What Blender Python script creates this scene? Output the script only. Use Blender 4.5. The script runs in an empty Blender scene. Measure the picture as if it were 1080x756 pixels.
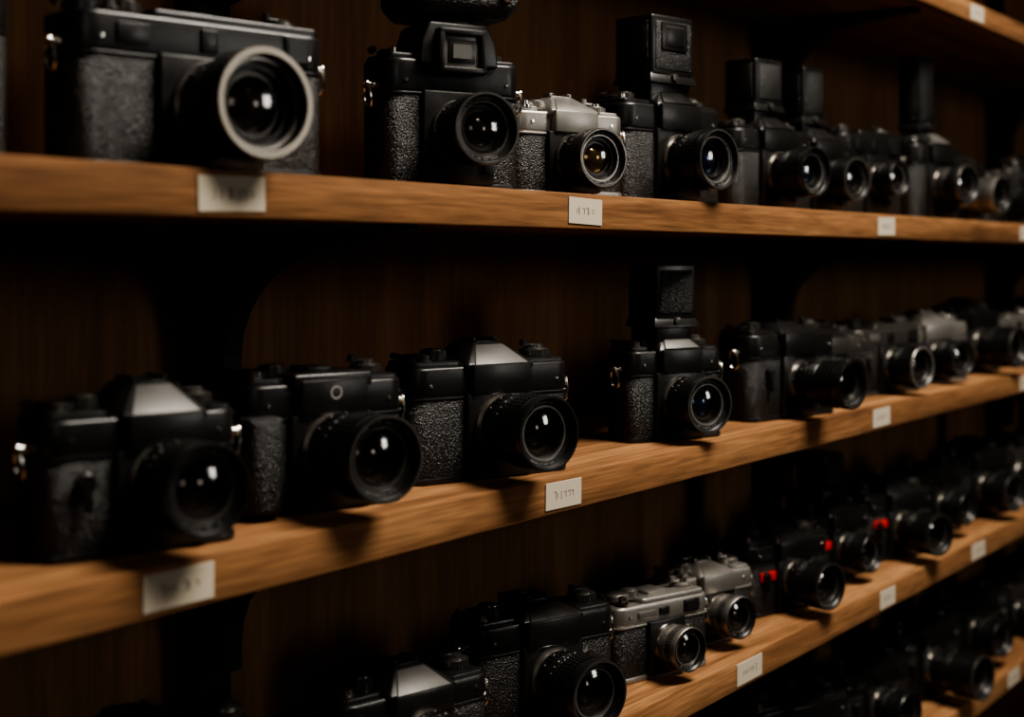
import bpy, bmesh, math, random
from mathutils import Vector, Matrix

scene = bpy.context.scene
coll = scene.collection

# ------------------------------------------------------------------ materials
def new_mat(name):
    m = bpy.data.materials.new(name); m.use_nodes = True
    nt = m.node_tree
    return m, nt, nt.nodes["Principled BSDF"]

def link(nt, a, b): nt.links.new(a, b)

def coords(nt, scale=(1,1,1)):
    tc = nt.nodes.new("ShaderNodeTexCoord"); mp = nt.nodes.new("ShaderNodeMapping")
    mp.inputs["Scale"].default_value = scale
    link(nt, tc.outputs["Object"], mp.inputs["Vector"])
    return mp.outputs["Vector"]

def simple(name, col, rough, metal=0.0, spec=0.5, nscale=90, nvar=0.12, bump=0.0):
    m, nt, b = new_mat(name)
    b.inputs["Base Color"].default_value = (*col, 1)
    b.inputs["Metallic"].default_value = metal
    b.inputs["Specular IOR Level"].default_value = spec
    v = coords(nt)
    n = nt.nodes.new("ShaderNodeTexNoise"); n.inputs["Scale"].default_value = nscale
    n.inputs["Detail"].default_value = 4
    link(nt, v, n.inputs["Vector"])
    mr = nt.nodes.new("ShaderNodeMapRange")
    mr.inputs["To Min"].default_value = max(0.02, rough - nvar)
    mr.inputs["To Max"].default_value = min(1, rough + nvar)
    link(nt, n.outputs["Fac"], mr.inputs["Value"])
    link(nt, mr.outputs["Result"], b.inputs["Roughness"])
    if bump:
        bp = nt.nodes.new("ShaderNodeBump"); bp.inputs["Strength"].default_value = bump
        bp.inputs["Distance"].default_value = 0.0003
        n2 = nt.nodes.new("ShaderNodeTexNoise"); n2.inputs["Scale"].default_value = 2500
        link(nt, v, n2.inputs["Vector"])
        link(nt, n2.outputs["Fac"], bp.inputs["Height"]); link(nt, bp.outputs["Normal"], b.inputs["Normal"])
    return m

def leather():
    m, nt, b = new_mat("leatherette")
    b.inputs["Base Color"].default_value = (0.007, 0.0065, 0.006, 1)
    b.inputs["Roughness"].default_value = 0.36
    b.inputs["Specular IOR Level"].default_value = 0.45
    v = coords(nt)
    vo = nt.nodes.new("ShaderNodeTexVoronoi"); vo.inputs["Scale"].default_value = 950
    n = nt.nodes.new("ShaderNodeTexNoise"); n.inputs["Scale"].default_value = 1100
    link(nt, v, vo.inputs["Vector"]); link(nt, v, n.inputs["Vector"])
    ad = nt.nodes.new("ShaderNodeMath"); ad.operation = 'ADD'
    link(nt, vo.outputs["Distance"], ad.inputs[0]); link(nt, n.outputs["Fac"], ad.inputs[1])
    bp = nt.nodes.new("ShaderNodeBump"); bp.inputs["Strength"].default_value = 1.0
    bp.inputs["Distance"].default_value = 0.0007
    link(nt, ad.outputs[0], bp.inputs["Height"]); link(nt, bp.outputs["Normal"], b.inputs["Normal"])
    return m

def glass():
    m = bpy.data.materials.new("lens_glass"); m.use_nodes = True
    nt = m.node_tree
    for n in list(nt.nodes): nt.nodes.remove(n)
    out = nt.nodes.new("ShaderNodeOutputMaterial")
    mix = nt.nodes.new("ShaderNodeMixShader")
    tr = nt.nodes.new("ShaderNodeBsdfTransparent"); tr.inputs["Color"].default_value = (0.78, 0.78, 0.78, 1)
    gl = nt.nodes.new("ShaderNodeBsdfGlossy"); gl.inputs["Roughness"].default_value = 0.09
    gl.inputs["Color"].default_value = (0.95, 0.94, 0.92, 1)
    mix.inputs[0].default_value = 0.12
    link(nt, tr.outputs[0], mix.inputs[1]); link(nt, gl.outputs[0], mix.inputs[2])
    link(nt, mix.outputs[0], out.inputs[0])
    return m

def wood(name, c1, c2, c3, grain, rough=0.55, vertical=False, spec=0.5, vmin=.68, vmax=1.15):
    m, nt, b = new_mat(name)
    sc = (grain[0], grain[1], grain[1]) if not vertical else (grain[1], grain[1], grain[0])
    v = coords(nt, sc)
    n = nt.nodes.new("ShaderNodeTexNoise"); n.inputs["Scale"].default_value = 1.0
    n.inputs["Detail"].default_value = 8; n.inputs["Distortion"].default_value = 0.6
    link(nt, v, n.inputs["Vector"])
    r = nt.nodes.new("ShaderNodeValToRGB")
    r.color_ramp.elements[0].position = 0.3; r.color_ramp.elements[0].color = (*c1, 1)
    r.color_ramp.elements[1].position = 0.72; r.color_ramp.elements[1].color = (*c3, 1)
    e = r.color_ramp.elements.new(0.5); e.color = (*c2, 1)
    link(nt, n.outputs["Fac"], r.inputs["Fac"])
    v2 = coords(nt, tuple(s * 9 for s in sc))
    n2 = nt.nodes.new("ShaderNodeTexNoise"); n2.inputs["Scale"].default_value = 1.0
    n2.inputs["Detail"].default_value = 6
    link(nt, v2, n2.inputs["Vector"])
    mr = nt.nodes.new("ShaderNodeMapRange"); mr.inputs["From Min"].default_value = 0.3
    mr.inputs["From Max"].default_value = 0.7
    mr.inputs["To Min"].default_value = vmin; mr.inputs["To Max"].default_value = vmax
    link(nt, n2.outputs["Fac"], mr.inputs["Value"])
    mx = nt.nodes.new("ShaderNodeVectorMath"); mx.operation = 'SCALE'
    link(nt, r.outputs["Color"], mx.inputs[0]); link(nt, mr.outputs["Result"], mx.inputs["Scale"])
    link(nt, mx.outputs["Vector"], b.inputs["Base Color"])
    b.inputs["Roughness"].default_value = rough
    b.inputs["Specular IOR Level"].default_value = spec
    bp = nt.nodes.new("ShaderNodeBump"); bp.inputs["Strength"].default_value = 0.35
    bp.inputs["Distance"].default_value = 0.0006
    link(nt, n2.outputs["Fac"], bp.inputs["Height"]); link(nt, bp.outputs["Normal"], b.inputs["Normal"])
    return m

PAINT, LEATHER, SILVER, CHROME, GLASS, COAT_B, RUBBER, WHITE, RED, GREY, COAT_A, COAT_P, RINGM, DARKM = range(14)
MATS = [
    simple("black_enamel", (0.0065, 0.006, 0.0056), 0.32, 0, 0.42, bump=0.15),
    leather(),
    simple("satin_silver", (0.29, 0.273, 0.248), 0.38, 0.8, bump=0.1),
    simple("polished_chrome", (0.68, 0.65, 0.60), 0.2, 1.0, nvar=0.06),
    glass(),
    simple("coating_blue", (0.08, 0.12, 0.20), 0.14, 0.9, nvar=0.02),
    simple("black_rubber", (0.006, 0.006, 0.0056), 0.42, 0, 0.38),
    simple("white_engraving", (0.24, 0.23, 0.21), 0.6),
    simple("red_enamel", (0.50, 0.012, 0.010), 0.4),
    simple("grey_enamel_and_sheen", (0.080, 0.076, 0.070), 0.45, 0.2, bump=0.2),  # light on black prism fronts put into the colour; also plain grey finder parts
    simple("coating_amber", (0.45, 0.29, 0.13), 0.14, 0.9, nvar=0.02),
    simple("coating_neutral", (0.13, 0.11, 0.10), 0.14, 0.9, nvar=0.02),
    simple("brushed_ring", (0.32, 0.29, 0.245), 0.4, 0.35),
    simple("gunmetal", (0.095, 0.088, 0.079), 0.32, 0.75),
]
M_SHELF = wood("shelf_pine", (0.115, 0.052, 0.021), (0.215, 0.102, 0.042), (0.31, 0.160, 0.071), (2.2, 40), rough=.8, spec=.12, vmin=.55, vmax=1.22)
M_BACK = wood("back_panel_wood", (0.135, 0.071, 0.030), (0.185, 0.098, 0.043), (0.235, 0.128, 0.057), (1.6, 22), 0.7, True, .25, .78, 1.12)
M_IRON = simple("bracket_iron", (0.010, 0.0095, 0.009), 0.55, 0.0, 0.3)
M_PAPER = simple("label_paper", (0.42, 0.365, 0.28), 0.8, nscale=300)
M_INK = simple("label_ink", (0.08, 0.075, 0.07), 0.8)
M_PLASTER = simple("dark_plaster", (0.05, 0.04, 0.03), 0.9, nscale=4, nvar=0.05)
M_FLOOR = wood("floor_planks", (0.07, 0.04, 0.02), (0.11, 0.06, 0.035), (0.15, 0.085, 0.05), (1.2, 9))

# ------------------------------------------------------------------ mesh builder
class MB:
    def __init__(s): s.V = []; s.F = []; s.M = []
    def add_bm(s, bm, mat):
        o = len(s.V)
        bm.verts.ensure_lookup_table()
        for i, v in enumerate(bm.verts): v.index = i; s.V.append(v.co.copy())
        for f in bm.faces:
            s.F.append([o + v.index for v in f.verts]); s.M.append(mat)
        bm.free()
    def rbox(s, x0, x1, y0, y1, z0, z1, mat, bev=0.001, seg=2, vr=0, rot=None):
        bm = bmesh.new()
        bmesh.ops.create_cube(bm, size=1)
        for v in bm.verts:
            v.co = Vector(((x0+x1)/2 + v.co.x*(x1-x0), (y0+y1)/2 + v.co.y*(y1-y0), (z0+z1)/2 + v.co.z*(z1-z0)))
        if vr:
            es = [e for e in bm.edges if abs(e.verts[0].co.z - e.verts[1].co.z) > 1e-6]
            bmesh.ops.bevel(bm, geom=es, offset=vr, segments=7, profile=0.5, affect='EDGES')
        if bev:
            bm.normal_update()
            es = [e for e in bm.edges if len(e.link_faces) == 2 and e.calc_face_angle() > 0.6]
            bmesh.ops.bevel(bm, geom=es, offset=bev, segments=seg, profile=0.5, affect='EDGES')
        bmesh.ops.recalc_face_normals(bm, faces=bm.faces)
        if rot is not None:
            c = Vector(((x0+x1)/2, (y0+y1)/2, (z0+z1)/2))
            for v in bm.verts: v.co = rot @ (v.co - c) + c
        s.add_bm(bm, mat)
    def hull(s, pts, mat, bev=0.001, seg=2):
        bm = bmesh.new()
        for p in pts: bm.verts.new(p)
        bmesh.ops.convex_hull(bm, input=list(bm.verts))
        bmesh.ops.dissolve_limit(bm, angle_limit=0.02, verts=list(bm.verts), edges=list(bm.edges))
        if bev:
            bmesh.ops.bevel(bm, geom=list(bm.edges), offset=bev, segments=seg, profile=0.5, affect='EDGES')
        bmesh.ops.recalc_face_normals(bm, faces=bm.faces)
        s.add_bm(bm, mat)
    def frame(s, a):
        a = Vector(a).normalized()
        u = Vector((1, 0, 0)) if abs(a.x) < 0.9 else Vector((0, 1, 0))
        u = (u - a * u.dot(a)).normalized()
        return a, u, a.cross(u)
    def lathe(s, o, a, prof, mats, n=40):
        a, u, v = s.frame(a); o = Vector(o)
        rings = []
        for (t, r) in prof:
            if r <= 1e-9:
                rings.append([len(s.V)]); s.V.append(o + a * t)
            else:
                rings.append(list(range(len(s.V), len(s.V) + n)))
                for j in range(n):
                    ph = 2 * math.pi * j / n
                    s.V.append(o + a * t + (u * math.cos(ph) + v * math.sin(ph)) * r)
        for i in range(len(prof) - 1):
            A, B = rings[i], rings[i+1]
            mt = mats if isinstance(mats, int) else mats[i]
            for j in range(n):
                k = (j + 1) % n
                if len(A) == 1 and len(B) == 1: continue
                if len(A) == 1: f = [A[0], B[k], B[j]]
                elif len(B) == 1: f = [A[j], A[k], B[0]]
                else: f = [A[j], A[k], B[k], B[j]]
                s.F.append(f); s.M.append(mt)
    def knurl(s, o, a, t0, t1, r, dr, n, mat, cap=True, duty=0.6):
        a, u, v = s.frame(a); o = Vector(o)
        angs = []
        st = 2 * math.pi / n
        for i in range(n):
            b = i * st
            angs += [(b, r), (b + st * duty * 0.9, r), (b + st * duty, r - dr), (b + st * 0.9, r - dr)]
        R = []
        for t in (t0, t1):
            R.append(list(range(len(s.V), len(s.V) + len(angs))))
            for (p, rr) in angs:
                s.V.append(o + a * t + (u * math.cos(p) + v * math.sin(p)) * rr)
        N = len(angs)
        for j in range(N):
            k = (j + 1) % N
            s.F.append([R[0][j], R[0][k], R[1][k], R[1][j]]); s.M.append(mat)
        if cap:
            s.F.append(R[1][:]); s.M.append(mat)
            s.F.append(R[0][::-1]); s.M.append(mat)
        else:
            for t, rg, flip in ((t0, R[0], True), (t1, R[1], False)):
                inn = list(range(len(s.V), len(s.V) + N))
                for (p, rr) in angs:
                    s.V.append(o + a * t + (u * math.cos(p) + v * math.sin(p)) * (r - dr * 3))
                for j in range(N):
                    k = (j + 1) % N
                    f = [rg[j], rg[k], inn[k], inn[j]]
                    s.F.append(f[::-1] if flip else f); s.M.append(mat)
    def tube(s, pts, r, mat, closed=True, n=8):
        P = [Vector(p) for p in pts]; N = len(P); rings = []
        for i in range(N):
            if closed: d = (P[(i+1) % N] - P[i-1])
            else: d = P[min(i+1, N-1)] - P[max(i-1, 0)]
            a, u, v = s.frame(d)
            rings.append(list(range(len(s.V), len(s.V) + n)))
            for j in range(n):
                ph = 2 * math.pi * j / n
                s.V.append(P[i] + (u * math.cos(ph) + v * math.sin(ph)) * r)
        for i in range(N if closed else N - 1):
            A, B = rings[i], rings[(i+1) % N]
            for j in range(n):
                k = (j + 1) % n
                s.F.append([A[j], A[k], B[k], B[j]]); s.M.append(mat)
    def obj(s, name, mats, loc=(0,0,0), yaw=0, smooth=True, scale=1.0):
        me = bpy.data.meshes.new(name)
        me.from_pydata([tuple(v * scale) for v in s.V], [], s.F)
        for m in mats: me.materials.append(m)
        me.polygons.foreach_set("material_index", s.M)
        me.update()
        if smooth:
            me.shade_smooth(); me.set_sharp_from_angle(angle=math.radians(32))
        ob = bpy.data.objects.new(name, me); coll.objects.link(ob)
        ob.location = loc; ob.rotation_euler = (0, 0, math.radians(yaw))
        return ob

# ------------------------------------------------------------------ camera parts
def add_lens(m, xo, y, z, R, L, ring=PAINT, coat=COAT_B, seed=0, gl=0.66, body=PAINT):
    rnd = random.Random(seed)
    o = (xo, y, z); a = (0, -1, 0)
    ri = .93 if ring == PAINT else .885
    m.lathe(o, a, [(-0.004, R*.92), (0.0, R*.92), (0.002, R*.9), (0.002, R*.80)], CHROME if body == SILVER else DARKM, 48)
    m.lathe(o, a, [(0.0, R*.84), (.10*L, R*.84), (.10*L, R*.80), (.14*L, R*.80), (.14*L, R*.86)], [CHROME, PAINT, PAINT, PAINT], 48)
    m.knurl(o, a, .14*L, .27*L, R*.90, R*.03, 44, body, cap=False)
    m.lathe(o, a, [(.27*L, R*.84), (.27*L, R*.84), (.31*L, R*.84), (.31*L, R*.90), (.46*L, R*.92), (.47*L, R*.90), (.50*L, R*.90)], body, 48)
    m.knurl(o, a, .50*L, .80*L, R*.99, R*.035, 48, RUBBER if body != SILVER else SILVER, cap=False, duty=0.5)
    for q in (.57, .65, .73):
        m.lathe(o, a, [(q*L-.0004, R*.95), (q*L-.0004, R*1.0), (q*L+.0004, R*1.0), (q*L+.0004, R*.95)], RUBBER, 48)
    rg = R * gl
    prof = [(.80*L, R*.93), (.82*L, R*.93), (.82*L, R*.98), (.84*L, R*1.0), (.985*L, R*1.0), (L, R*.985), (L, R*ri),
            (.985*L, R*(ri-.01)), (.97*L, R*(ri-.025)), (.955*L, R*(ri-.015)), (.94*L, R*(ri-.03)), (.925*L, R*(ri-.02)), (.91*L, R*(ri-.04)),
            (.90*L, rg*1.12), (.885*L, rg*1.10), (.885*L, rg*1.03), (.86*L, rg*1.0),
            (.80*L, rg*.96), (.80*L, rg*.84), (.72*L, rg*.80), (.72*L, rg*.70), (.60*L, rg*.66), (.60*L, rg*.52), (.5*L, 0)]
    mt = [body]*5 + [ring]*2 + [PAINT]*16
    mt[5] = ring if ring != PAINT else (DARKM if seed % 2 else PAINT)
    mt[14] = SILVER if seed % 3 == 1 else DARKM; mt[15] = DARKM; mt[17] = PAINT; mt[19] = DARKM; mt[21] = DARKM
    if ring != PAINT: mt[4] = ring
    m.lathe(o, a, prof, mt, 56)
    def dome(t, r, b, mat):
        pr = [(t + b*(1 - (i/8)**2), r*i/8) for i in range(8, -1, -1)]
        m.lathe(o, a, pr, mat, 40)
    dome(.86*L, rg*.995, rg*.20, GLASS)
    dome(.66*L, rg*.66, rg*.26, coat)
    def mark(ph, r, t, w_, h_, d_=0.0003, radial=False):
        c, s_ = math.cos(ph), math.sin(ph)
        er = Vector((c, 0, s_)); et = Vector((-s_, 0, c)); ey = Vector((0, -1, 0))
        p = Vector(o) + er * r + ey * t
        if radial: A, B, C = et*w_, ey*h_, er*d_
        else: A, B, C = et*w_, er*h_, ey*d_
        b = len(m.V)
        for sx in (-.5, .5):
            for sy in (-.5, .5):
                for sz in (0, 1): m.V.append(p + A*sx + B*sy + C*sz)
        for f in ((0,1,3,2),(4,6,7,5),(0,4,5,1),(2,3,7,6),(1,5,7,3),(0,2,6,4)):
            m.F.append([b+i for i in f]); m.M.append(WHITE)
    rn = (R*(ri-.04) + rg*1.12)/2
    if ring == PAINT:
        ph = 0.9
        while ph < 2.5:
            if rnd.random() > .3: mark(ph, rn, .905*L, R*.026, R*.040)
            ph += .065
        ph = 4.1
        while ph < 5.2:
            if rnd.random() > .35: mark(ph, rn, .905*L, R*.026, R*.038)
            ph += .07
    for i in range(9):
        ph = math.radians(45 + i*13)
        mark(ph, R*.915, .40*L, .0005 if i % 3 else .0014, .0018 if i % 2 else .0010, radial=True)
        if i % 2: mark(ph+.05, R*.90, .205*L, .0008, .0011, radial=True)

def lug(m, side, w, y, z, sc=1.0):
    x = side * w / 2
    m.lathe((x - side*0.001, y, z), (side, 0, 0), [(0, .0035), (.002, .0035), (.0025, .002), (.0055, .002), (.006, .003), (.007, .003), (.007, 0)], CHROME, 16)
    pts = []
    for i in range(22):
        p = 2*math.pi*i/22
        r = .0062*sc
        yy = math.cos(p)*r*.75*(1.0 - .35*math.sin(p)); zz = math.sin(p)*r*1.35
        pts.append((x + side*(.0045 + .0012*math.sin(p*1)), y + yy, z - .006*sc + zz))
    m.tube(pts, .0009, CHROME)

def dial(m, x, y, z, r, h, mat=PAINT, top=True):
    m.lathe((x, y, z - .001), (0, 0, 1), [(0, r*1.08), (.002, r*1.08), (.002, r*.9)], mat, 32)
    m.knurl((x, y, z), (0, 0, 1), .0012, h, r, r*.06, 30, DARKM if mat == PAINT else mat)
    if top:
        m.lathe((x, y, z + h - .0004), (0, 0, 1), [(0, r*.82), (.0012, r*.78), (.0016, r*.5), (.0016, 0)], DARKM if mat == PAINT else mat, 24)

def film_camera(name, X, Y, Z, yaw, w=.136, h=.080, d=.045, top=PAINT, prism=PAINT, finder='prism',
                lens=(.028, .05), xo=0.0, lz=None, ring=PAINT, coat=COAT_P, lensbody=PAINT, gl=.66,
                red=False, grip=False, ph=.015, seed=1, tall=(.036, .034, .06), lugs=(1, 1), dl=1.0, panel=False, tx=0.0):
    m = MB()
    rnd = random.Random(seed)
    th = h * .72
    if lz is None: lz = h * .46
    vr = d * .28
    yf = -d/2
    fur = PAINT if top == SILVER else top
    m.rbox(-w/2, w/2, -d/2, d/2, 0, .0045, top, .0012, vr=vr)
    m.rbox(-w/2+.0008, w/2-.0008, -d/2+.0008, d/2-.0008, .004, th+.001, LEATHER, .0005, vr=vr)
    m.rbox(-w/2, w/2, -d/2, d/2, th, th+.0018, top, .0006, vr=vr)
    m.rbox(-w/2+.0006, w/2-.0006, -d/2+.0006, d/2-.0006, th+.0015, h, top, .0022, 3, vr=vr)
    R, L = lens
    pw = min(R*1.12, w*.36)
    m.rbox(xo-pw, xo+pw, yf-.0035, 0, .003, th+.003, PAINT, .0015, vr=.0)
    add_lens(m, xo, yf-.0035, lz, R, L, ring, coat, seed, gl, lensbody)
    if finder != 'range':
        m.rbox(-w/2+.004, xo-.026, -d/2+.004, d/2-.004, h-.002, h+.0035, top, .0015, vr=.004)
        m.rbox(xo+.026, w/2-.004, -d/2+.004, d/2-.004, h-.002, h+.0025, top, .0015, vr=.004)
    dk = h + .003
    dial(m, xo-.036 if w > .118 else -w/2+.029, .002, dk, .0088*dl, .0065*dl, top)
    dial(m, w/2-.0165, .001, dk-.001, .0105*dl, .0055*dl, top)
    m.lathe((w/2-.0165, .001, dk+.005*dl), (0,0,1), [(0, .006*dl), (.0022, .0058*dl), (.003, .004*dl), (.003, 0)], CHROME if top == SILVER else DARKM, 20)
    m.rbox(w/2-.0265, w/2-.0135, -.0015, .0035, dk+.0062*dl, dk+.0085*dl, top, .0008)
    m.lathe((w/2-.026, .001, dk+.0068*dl), (0,0,1), [(0, .0025), (.004, .0022), (.0045, 0)], top, 12)
    lx = -w/2+.0165
    m.lathe((lx, .003, dk-.001), (0,0,1), [(0, .010), (.0042, .010), (.0052, .0088), (.0052, 0)], top, 28)
    pts = []
    for i in range(9):
        t = i/8; an = math.radians(200 - 75*t)
        pts.append((lx + .0115*math.cos(an) - .008*t, .003 - .0115*math.sin(an)*.9 + .004, dk+.0038))
    m.tube(pts, .0019, DARKM if top == PAINT else top, closed=False)
    m.lathe((xo-.0505 if w > .118 else -w/2+.012, -.010, dk-.001), (0,0,1), [(0, .0048), (.002, .0048), (.0024, .003), (.005, .003), (.0055, .0022), (.0055, 0)], CHROME if seed % 2 else DARKM, 18)
    sx = xo - pw - (w/2 + xo - pw)*.42
    if seed % 3 != 1 and w > .1:
        m.lathe((sx, yf, th*.78), (0,-1,0), [(-.001, .0048), (.003, .0048), (.0036, .0038), (.0045, .0034), (.0045, 0)], fur, 22)
        m.hull([(sx-.0024, yf-.002, th*.78), (sx+.0024, yf-.002, th*.78), (sx-.0018, yf-.002, th*.48), (sx+.0018, yf-.002, th*.48),
                (sx-.0024, yf-.0042, th*.78), (sx+.0024, yf-.0042, th*.78), (sx-.0018, yf-.0045, th*.48), (sx+.0018, yf-.0045, th*.48)], fur, .0006)
    m.lathe((xo+pw+.006, yf, th*.80), (0,-1,0), [(-.001, .0034), (.0025, .0034), (.0025, .0022), (.0012, .0020), (.0012, 0)], CHROME, 16)
    m.lathe((xo+pw+.006, yf, th*.60), (0,-1,0), [(-.001, .0028), (.0022, .0028), (.0022, .0018), (.001, .0016), (.001, 0)], DARKM, 16)
    m.lathe((xo+pw*.8, yf-.003, th*.25), (0,-1,0), [(-.001, .0045), (.004, .0042), (.0045, 0)], PAINT, 18)
    for q in (-1, 1):
        m.lathe((q*(w/2-.014), yf+.0006, th+.009), (0,-1,0), [(-.001, .0014), (.0007, .0012), (.0008, 0)], CHROME, 10)
    if lugs[0]: lug(m, -1, w, -d*.12, h*.80)
    if lugs[1]: lug(m, 1, w, -d*.12, h*.80)
    m.rbox(-w/2+.008, w/2-.008, d/2-.001, d/2+.003, .006, th-.002, LEATHER, .001, vr=0)
    if finder in ('prism', 'tall', 'window'):
        m.rbox(xo-.010, xo+.010, d/2-.004, d/2+.006, h-.001, h+.010, PAINT, .0015)
    if finder == 'prism':
        b = min(.027, w*.22); zz = h - .003
        m.rbox(xo-b*.87, xo+b*.87, yf-.0055, 0, th+.002, h+.001, top, .0014)
        pm = [(xo-b, yf-.002, zz), (xo+b, yf-.002, zz), (xo-b, d/2-.002, zz), (xo+b, d/2-.002, zz),
              (xo-b, yf-.003, zz+.004), (xo+b, yf-.003, zz+.004), (xo-b*.98, d/2-.004, zz+.006), (xo+b*.98, d/2-.004, zz+.006),
              (xo-b*.42, yf+.013, zz+ph+.003), (xo+b*.42, yf+.013, zz+ph+.003),
              (xo-b*.54, d/2-.010, zz+ph+.003), (xo+b*.54, d/2-.010, zz+ph+.003)]
        m.hull(pm, top, .0011, 2)
        fr = [(xo-b*.80, yf-.0045, zz+.004), (xo+b*.80, yf-.0045, zz+.004), (xo-b*.4, yf+.0105, zz+ph+.002), (xo+b*.4, yf+.0105, zz+ph+.002),
              (xo-b*.80, yf+.004, zz+.002), (xo+b*.80, yf+.004, zz+.002), (xo-b*.4, yf+.015, zz+ph-.002), (xo+b*.4, yf+.015, zz+ph-.002)]
        m.hull(fr, prism, .0006, 2)
        zs = zz+ph+.0025
        m.rbox(xo-.009, xo+.009, yf+.014, d/2-.009, zs, zs+.0014, top, .0004)
        for q in (-1, 1):
            m.rbox(xo+q*.0088-.0008, xo+q*.0088+.0008, yf+.015, d/2-.010, zs+.001, zs+.0030, top, .0003)
            m.rbox(xo+q*.0078-.0018, xo+q*.0078+.0018, yf+.015, d/2-.010, zs+.0026, zs+.0034, top, .0003)
    elif finder == 'box':
        m.rbox(xo-.026, xo+.026, yf-.004, d/2-.004, h-.003, h+.0055, top, .002, 3)
        m.rbox(xo-.022, xo+.022, yf-.006, 0, th+.002, h+.002, top, .002)
        m.lathe((xo, yf-.0058, h-.0055), (0,-1,0), [(0, .0038), (.0005, .0038), (.0005, .0029), (0, .0029)], WHITE, 24)
        m.rbox(xo-.008, xo+.008, yf+.012, d/2-.010, h+.005, h+.0080, top, .0006)
    elif finder == 'range':
        m.rbox(-w*.22, w/2-.006, -d/2+.002, d/2-.003, h-.002, h+.004, top, .0015, 3, vr=.004)
        m.rbox(w/2-.030, w/2-.014, yf-.001, yf+.002, th+.0045, h-.002, PAINT, .0008)
        m.rbox(w/2-.028, w/2-.016, yf-.0014, yf, th+.0062, h-.0038, RUBBER, 0)
        m.rbox(-.006, .004, yf-.001, yf+.002, th+.006, h-.004, PAINT, .0008)
        m.rbox(-w/2+.022, -w/2+.040, yf-.0008, yf+.002, th+.0065, h-.005, PAINT if top == PAINT else GREY, .0006)
        m.rbox(-.010, .010, -.008, .012, h+.0035, h+.0065, top, .0006)
    elif finder == 'window':
        b = .024; t = h+.024
        m.hull([(xo-b-.004, yf-.004, h-.004), (xo+b+.004, yf-.004, h-.004), (xo-b-.004, d/2, h-.004), (xo+b+.004, d/2, h-.004),
                (xo-b+.003, yf-.002, t), (xo+b-.003, yf-.002, t), (xo-b+.003, d/2-.006, t), (xo+b-.003, d/2-.006, t),
                (xo-b-.003, yf-.003, h+.010), (xo+b+.003, yf-.003, h+.010)], top, .0018, 3)
        z0, z1 = h-.009, h+.019
        wx = .017
        m.rbox(xo-wx, xo+wx, yf-.009, yf, z0, z0+.004, top, .001)
        m.rbox(xo-wx, xo+wx, yf-.009, yf, z1-.004, z1, top, .001)
        m.rbox(xo-wx, xo-wx+.004, yf-.009, yf, z0, z1, top, .001)
        m.rbox(xo+wx-.004, xo+wx, yf-.009, yf, z0, z1, top, .001)
        m.rbox(xo-wx+.004, xo+wx-.004, yf-.0055, yf-.004, z0+.004, z1-.004, SILVER, .0004)
        m.rbox(xo-.0095, xo+.0095, yf-.0065, yf-.005, z0+.0065, z1-.0065, PAINT, .0004)
        m.rbox(xo-.0065, xo+.0065, yf-.0070, yf-.006, z0+.0095, z1-.0095, GREY, 0)
        m.hull([(xo-.024, yf-.004, t+.003), (xo+.034, yf-.004, t+.003), (xo-.024, d/2, t+.003), (xo+.034, d/2, t+.003),
                (xo-.032, yf-.010, t+.012), (xo+.040, yf-.010, t+.012), (xo-.032, d/2+.004, t+.012), (xo+.040, d/2+.004, t+.012),
                (xo-.032, yf-.010, t+.034), (xo+.040, yf-.010, t+.034), (xo-.032, d/2+.004, t+.034), (xo+.040, d/2+.004, t+.034)], LEATHER, .003, 3)
        m.rbox(xo-.012, xo+.012, yf+.006, d/2-.008, t-.001, t+.004, PAINT, .001)
        m.lathe((xo+.030, yf-.009, t+.018), (0,-1,0), [(0, .004), (.003, .004), (.004, .003), (.004, 0)], CHROME, 16)
    elif finder == 'tall':
        b = min(.026, w*.23); zz = h - .003
        fw, fd, fh = tall
        m.rbox(xo-b*.9, xo+b*.9, yf-.0055, 0, th+.002, h+.001, top, .0014)
        m.hull([(xo-b, yf-.003, zz), (xo+b, yf-.003, zz), (xo-b, d/2-.003, zz), (xo+b, d/2-.003, zz),
                (xo-b, yf-.003, zz+.004), (xo+b, yf-.003, zz+.004), (xo-b*.45, yf+.011, zz+.017), (xo+b*.45, yf+.011, zz+.017),
                (xo-.018, d/2-.005, zz+.017), (xo+.018, d/2-.005, zz+.017)], top, .0012)
        m.hull([(xo-b*.78, yf-.0045, zz+.005), (xo+b*.78, yf-.0045, zz+.005), (xo-b*.42, yf+.0085, zz+.016), (xo+b*.42, yf+.0085, zz+.016),
                (xo-b*.78, yf+.004, zz+.003), (xo+b*.78, yf+.004, zz+.003), (xo-b*.42, yf+.013, zz+.012), (xo+b*.42, yf+.013, zz+.012)], prism, .0006)
        y0 = d/2 - .001 - fd
        z0 = zz + .017
        q = xo + tx
        m.rbox(q-fw/2+.002, q+fw/2-.002, y0+.003, d/2-.003, z0-.012, z0+.006, top, .001)
        m.hull([(q-fw/2-.003, y0-.002, z0+.004), (q+fw/2+.003, y0-.002, z0+.004), (q-fw/2-.003, d/2-.001, z0+.004), (q+fw/2+.003, d/2-.001, z0+.004),
                (q-fw/2, y0+.001, z0+.012), (q+fw/2, y0+.001, z0+.012), (q-fw/2, d/2-.002, z0+.012), (q+fw/2, d/2-.002, z0+.012)], top, .001)
        m.rbox(q-fw/2, q+fw/2, y0, d/2-.001, z0+.010, z0+fh, top, .0022, 3)
        m.rbox(q-fw/2+.004, q+fw/2-.004, y0-.0008, y0+.002, z0+.015, z0+fh-.005, LEATHER, .0006)
        m.rbox(q-fw/2-.0008, q-fw/2+.002, y0+.004, d/2-.007, z0+.015, z0+fh-.005, LEATHER, .0006)
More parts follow.
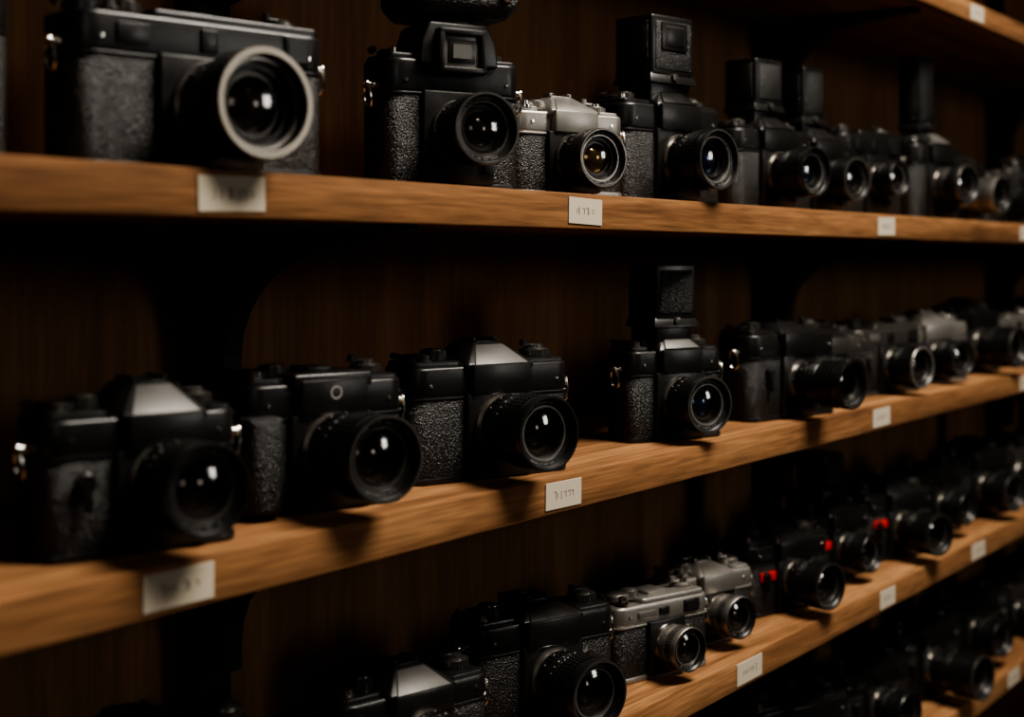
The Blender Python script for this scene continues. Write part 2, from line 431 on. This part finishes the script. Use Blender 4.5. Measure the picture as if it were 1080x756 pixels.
        if panel:
            m.rbox(q-fw*.30, q+fw*.30, y0-.0020, y0+.001, z0+fh*.52, z0+fh*.90, top, .0006)
            m.rbox(q-fw*.22, q+fw*.22, y0-.0028, y0+.001, z0+fh*.57, z0+fh*.85, DARKM, .0006)
            m.rbox(q-fw*.20, q+fw*.20, y0-.0034, y0+.001, z0+fh*.585, z0+fh*.835, top, .0006)
        m.lathe((q, y0-.001, z0+.009), (0,-1,0), [(-.001, .003), (.002, .003), (.0025, 0)], DARKM, 14)
    if red:
        m.rbox(-w/2+.014, xo-pw-.001, yf-.0012, yf+.002, th-.014, th-.006, RED, .0006)
    if grip:
        m.rbox(-w/2-.003, -w/2+.020, yf-.012, yf+.010, .004, th+.004, LEATHER, .003, 3, vr=.009)
    return m.obj(name, MATS, (X, Y, Z), yaw)

# ------------------------------------------------------------------ place
EYE = 1.45
YF, YB = 0.5194, 0.7235
T = 0.0237
SH = {'T': 1.990, 'A': 1.731, 'B': 1.482, 'C': 1.2954, 'D': 1.116, 'E': 0.938, 'F': 0.760, 'G': 0.50, 'H': 0.22}
top = {k: v + T/2 for k, v in SH.items()}
for k, zc in SH.items():
    m = MB(); m.rbox(-.70, 3.10, YF, YB, zc - T/2, zc + T/2, 0, .0012, 2)
    m.obj("wooden_shelf", [M_SHELF])

def plain_box(name, x0, x1, y0, y1, z0, z1, mat, bev=0):
    m = MB(); m.rbox(x0, x1, y0, y1, z0, z1, 0, bev); return m.obj(name, [mat], smooth=False)
plain_box("wall_back", -2.5, 4.5, .724, .80, 0, 3.0, M_BACK)
plain_box("wall_front", -2.5, 4.5, -3.1, -3.0, 0, 3.0, M_PLASTER)
plain_box("wall_left", -2.6, -2.5, -3.1, .80, 0, 3.0, M_PLASTER)
plain_box("wall_right", 4.5, 4.6, -3.1, .80, 0, 3.0, M_PLASTER)
plain_box("floor", -2.6, 4.6, -3.1, .80, -.05, 0, M_FLOOR)
plain_box("ceiling", -2.6, 4.6, -3.1, .80, 3.0, 3.05, M_PLASTER)

UP = [-.21, .641, 1.487, 2.33]
zs_ = sorted(SH.values())
UB = .700
for x in UP:
    m = MB()
    lo = 0.0
    for zc in zs_:
        m.rbox(x-.014, x+.014, UB+.0005, .7235, lo, zc - T/2 - .0004, 0, .0008)
        lo = zc + T/2 + .0004
    for k in SH:
        if k in ('G', 'H', 'T'): continue
        zb = SH[k] - T/2 - .0004
        prof = [(UB+.001, zb), (.535, zb), (.535, zb-.004), (.56, zb-.006)]
        for i in range(9):
            t = i/8; an = math.pi/2 * t
            prof.append((.575 + .109*math.sin(an), zb - .008 - .074*(1-math.cos(an))))
        prof += [(.684, zb-.100), (UB+.001, zb-.105)]
        b = len(m.V); n = len(prof)
        for xx in (x-.008, x+.008):
            for (yy, zz) in prof: m.V.append(Vector((xx, yy, zz)))
        m.F.append([b+i for i in range(n)]); m.M.append(0)
        m.F.append([b+n+i for i in reversed(range(n))]); m.M.append(0)
        for i in range(n):
            j = (i+1) % n
            m.F.append([b+j, b+i, b+n+i, b+n+j]); m.M.append(0)
    m.obj("shelf_bracket_upright", [M_IRON], smooth=False)

def label(shelf, x0, x1, hh=.0175, seed=0, tilt=0.0):
    m = MB(); rnd = random.Random(seed)
    zc = SH[shelf]; cx = (x0+x1)/2; hw = (x1-x0)/2
    m.rbox(-hw, hw, -.0008, 0, -hh/2, hh/2, 0, .0001, 1)
    x = -hw*.55
    while x < hw*.55:
        k = rnd.random()
        hgt = .0030 + .003*rnd.random()
        if k < .5:
            m.rbox(x, x+.0004, -.0010, -.0007, -hgt/2, hgt/2, 1, 0)
        elif k < .8:
            m.rbox(x, x+.0026, -.0010, -.0007, hgt/2-.0004, hgt/2, 1, 0)
            m.rbox(x+.0020, x+.0024, -.0010, -.0007, -hgt/2, hgt/2, 1, 0)
        else:
            pts = [(x+.0013+.0013*math.cos(a*.6), -.0008, .0015*math.sin(a*.6)) for a in range(10)]
            m.tube(pts, .0002, 1, n=4)
        x += .0028 + .0022*rnd.random()
    ob = m.obj("shelf_label", [M_PAPER, M_INK], (cx, YF, zc), smooth=False)
    ob.rotation_euler = (0, tilt, 0)

for s_, a_, b_, sd in [('B', .464, .508, 1), ('B', .785, .826, 2), ('B', 1.33, 1.374, 3), ('B', 1.80, 1.845, 4),
                       ('C', .431, .474, 5), ('C', .758, .800, 6), ('C', 1.317, 1.361, 7), ('C', 1.80, 1.845, 8),
                       ('D', 1.029, 1.074, 9), ('D', 1.335, 1.375, 10), ('D', 1.613, 1.66, 11), ('D', .47, .515, 12),
                       ('A', 1.61, 1.655, 13), ('A', .9, .945, 14), ('E', 1.42, 1.465, 15), ('E', 1.75, 1.795, 16)]:
    label(s_, a_, b_, seed=sd, tilt=random.Random(sd).uniform(-.03, .03))

B, C, D, E, A = top['B'], top['C'], top['D'], top['E'], top['A']
FC = film_camera
# --- shelf B
FC("slr_camera", .336, .60, B, -20, w=.13, seed=3, lugs=(0, 0))
FC("rangefinder_camera", .5085, .576, B, -11, w=.150, h=.078, finder='range', lens=(.0275, .048), lz=.0325, ring=RINGM, gl=.76, seed=4, dl=.9)
FC("medium_format_camera", .722, .5765, B, -24, w=.100, h=.082, d=.045, finder='window', lens=(.0225, .036), lz=.036, seed=5, gl=.7)
FC("slr_camera", .851, .571, B, -20, w=.098, h=.060, d=.034, top=SILVER, prism=SILVER, lens=(.0205, .032), lz=.026, coat=COAT_A, seed=7, ph=.012, gl=.72, dl=.8)
FC("waist_level_camera", .996, .5745, B, -12, w=.120, h=.077, finder='tall', lens=(.0235, .040), lz=.033, coat=COAT_B, seed=7, tall=(.050, .040, .058), panel=True, gl=.7)
FC("waist_level_camera", 1.190, .58, B, -12, w=.115, h=.072, finder='tall', lens=(.0220, .040), coat=COAT_B, seed=10, tall=(.040, .036, .052))
FC("waist_level_camera", 1.308, .583, B, -14, w=.098, h=.070, finder='tall', lens=(.0210, .034), seed=9, tall=(.034, .030, .060), ring=DARKM)
FC("rangefinder_camera", 1.440, .585, B, -12, w=.115, h=.086, finder='range', lens=(.018, .026), seed=10)
FC("waist_level_camera", 1.595, .57, B, -14, w=.090, h=.085, finder='tall', prism=GREY, lens=(.022, .034), lensbody=DARKM, ring=DARKM, seed=15, tall=(.030, .028, .088))
FC("slr_camera", 1.73, .585, B, -12, w=.12, h=.070, lens=(.022, .045), lensbody=SILVER, seed=11)
FC("rangefinder_camera", 1.89, .58, B, -10, w=.12, h=.066, finder='range', top=DARKM, lens=(.020, .035), ring=SILVER, seed=12)
FC("slr_camera", 2.05, .58, B, -16, w=.13, h=.084, seed=13)
FC("slr_camera", 2.22, .58, B, -12, w=.13, seed=14)
# --- shelf C
FC("slr_camera", .4623, .568, C, -14, w=.105, h=.067, d=.044, prism=GREY, lens=(.0222, .043), lz=.035, xo=.008, seed=20, ph=.015, dl=.9)
FC("slr_camera", .600, .575, C, -15, w=.108, h=.073, d=.042, finder='box', lens=(.0240, .053), lz=.035, grip=True, seed=21, dl=.9)
FC("slr_camera", .751, .569, C, -17, w=.130, h=.074, d=.042, prism=GREY, lens=(.0238, .050), lz=.034, xo=.002, seed=22, ph=.014)
FC("waist_level_camera", .993, .565, C, -22, w=.096, h=.071, d=.038, finder='tall', prism=GREY, lens=(.0220, .034), lz=.031, seed=25, tall=(.040, .037, .054), dl=.85, tx=-.003, coat=COAT_B)
FC("slr_camera", 1.19, .560, C, -12, w=.128, h=.076, lens=(.0210, .056), lz=.033, seed=24, ph=.010)
FC("slr_camera", 1.332, .585, C, -20, w=.106, h=.064, lens=(.018, .026), seed=25, ph=.014, top=DARKM)
FC("rangefinder_camera", 1.460, .575, C, -12, w=.126, h=.069, finder='range', lens=(.022, .034), lz=.030, ring=SILVER, top=DARKM, seed=26)
FC("slr_camera", 1.62, .58, C, -20, w=.125, h=.067, top=SILVER, prism=SILVER, lens=(.020, .034), seed=27, ph=.014)
FC("slr_camera", 1.78, .585, C, -10, w=.13, h=.076, lens=(.025, .05), seed=28, ring=DARKM)
FC("rangefinder_camera", 1.94, .58, C, -14, w=.12, h=.064, seed=29, finder='range', top=SILVER, lens=(.019, .03))
FC("slr_camera", 2.12, .58, C, -14, w=.13, seed=30)
# --- shelf D
FC("slr_camera", .482, .587, D, -22, w=.13, h=.075, seed=41, ph=.012)
FC("slr_camera", .682, .577, D, -13, w=.118, h=.057, d=.042, prism=GREY, seed=41, ph=.013, lens=(.022, .045), lz=.027)
FC("slr_camera", .830, .580, D, -18, w=.125, h=.071, seed=43, lens=(.0235, .050), lz=.030, finder='prism', ph=.010)
FC("rangefinder_camera", .966, .562, D, -17, w=.100, h=.058, d=.034, finder='range', top=SILVER, lens=(.0170, .024), lz=.026, ring=PAINT, lensbody=SILVER, seed=43, dl=.8)
FC("slr_camera", 1.072, .574, D, -17, w=.098, h=.058, d=.034, top=SILVER, prism=SILVER, lens=(.0175, .026), lz=.027, lensbody=SILVER, seed=44, ph=.008, dl=.8)
FC("slr_camera", 1.214, .575, D, -14, w=.118, h=.064, lens=(.0210, .040), lz=.029, red=True, seed=45, ph=.010)
FC("waist_level_camera", 1.360, .588, D, -10, w=.115, h=.066, lens=(.019, .030), red=True, finder='tall', seed=46, tall=(.036, .034, .045))
FC("slr_camera", 1.495, .575, D, -18, w=.12, h=.070, lens=(.022, .046), seed=47, ph=.014, red=True)
FC("rangefinder_camera", 1.64, .585, D, -8, w=.125, h=.076, finder='range', lens=(.019, .03), seed=48)
FC("slr_camera", 1.79, .58, D, -16, w=.125, h=.078, seed=49, ring=DARKM, lens=(.023, .04), ph=.018)
FC("slr_camera", 1.94, .58, D, -12, w=.125, h=.070, seed=50, top=DARKM)
FC("waist_level_camera", 2.10, .58, D, -12, w=.125, h=.070, seed=51, finder='tall', lens=(.022, .04), tall=(.036, .034, .045))
# --- shelf E
FC("slr_camera", 1.10, .585, E, -15, w=.13, seed=60)
FC("slr_camera", 1.27, .585, E, -20, w=.13, h=.076, seed=61)
FC("rangefinder_camera", 1.435, .58, E, -12, w=.13, h=.072, finder='range', seed=62, lens=(.022, .035))
FC("slr_camera", 1.60, .58, E, -12, w=.13, h=.078, lens=(.025, .06), seed=63, ring=DARKM)
FC("rangefinder_camera", 1.77, .585, E, -16, w=.125, h=.082, seed=64, finder='range', lens=(.022, .036))
FC("slr_camera", 1.93, .58, E, -12, w=.125, h=.068, seed=65, top=DARKM, lens=(.021, .04))
FC("slr_camera", 2.10, .58, E, -12, w=.13, h=.076, seed=66)

# ------------------------------------------------------------------ lights
def area(name, loc, target, size, power, col, sy=None):
    l = bpy.data.lights.new(name, 'AREA'); l.energy = power; l.color = col
    l.shape = 'RECTANGLE'; l.size = size; l.size_y = sy or size
    o = bpy.data.objects.new(name, l); coll.objects.link(o)
    o.location = loc
    o.rotation_euler = (Vector(target) - Vector(loc)).to_track_quat('-Z', 'Y').to_euler()
    return o
area("ceiling_lamp", (1.08, -.22, 2.78), (.98, .55, 1.3), 0.8, 68, (1.0, .92, .81), .42)
area("glint_softbox", (1.9, -2.3, 2.0), (1.0, .6, 1.3), 0.46, 9, (1.0, .96, .90), .6)  # added softbox for glints in the lens glass, no real window
area("fill_softbox", (-1.6, -1.6, 2.1), (1.0, .6, 1.3), 0.5, 3.5, (1.0, .95, .88), .9)  # added dim softbox for body highlights and shelf fronts, no real doorway

w = bpy.data.worlds.new("world"); scene.world = w; w.use_nodes = True
w.node_tree.nodes["Background"].inputs[0].default_value = (.02, .018, .016, 1)
w.node_tree.nodes["Background"].inputs[1].default_value = 0.5
try:
    scene.view_settings.view_transform = 'AgX'
    scene.view_settings.look = 'AgX - Medium High Contrast'
except Exception:
    pass

# ------------------------------------------------------------------ camera
cd = bpy.data.cameras.new("camera"); co = bpy.data.objects.new("camera", cd); coll.objects.link(co)
co.location = (0, 0, EYE)
co.rotation_euler = (math.radians(90), 0, math.radians(35.75 - 90))
cd.lens = 50; cd.sensor_width = 36; cd.shift_y = -105/1080
cd.dof.use_dof = True; cd.dof.focus_distance = 0.98; cd.dof.aperture_fstop = 5.2
cd.clip_start = .02
scene.camera = co
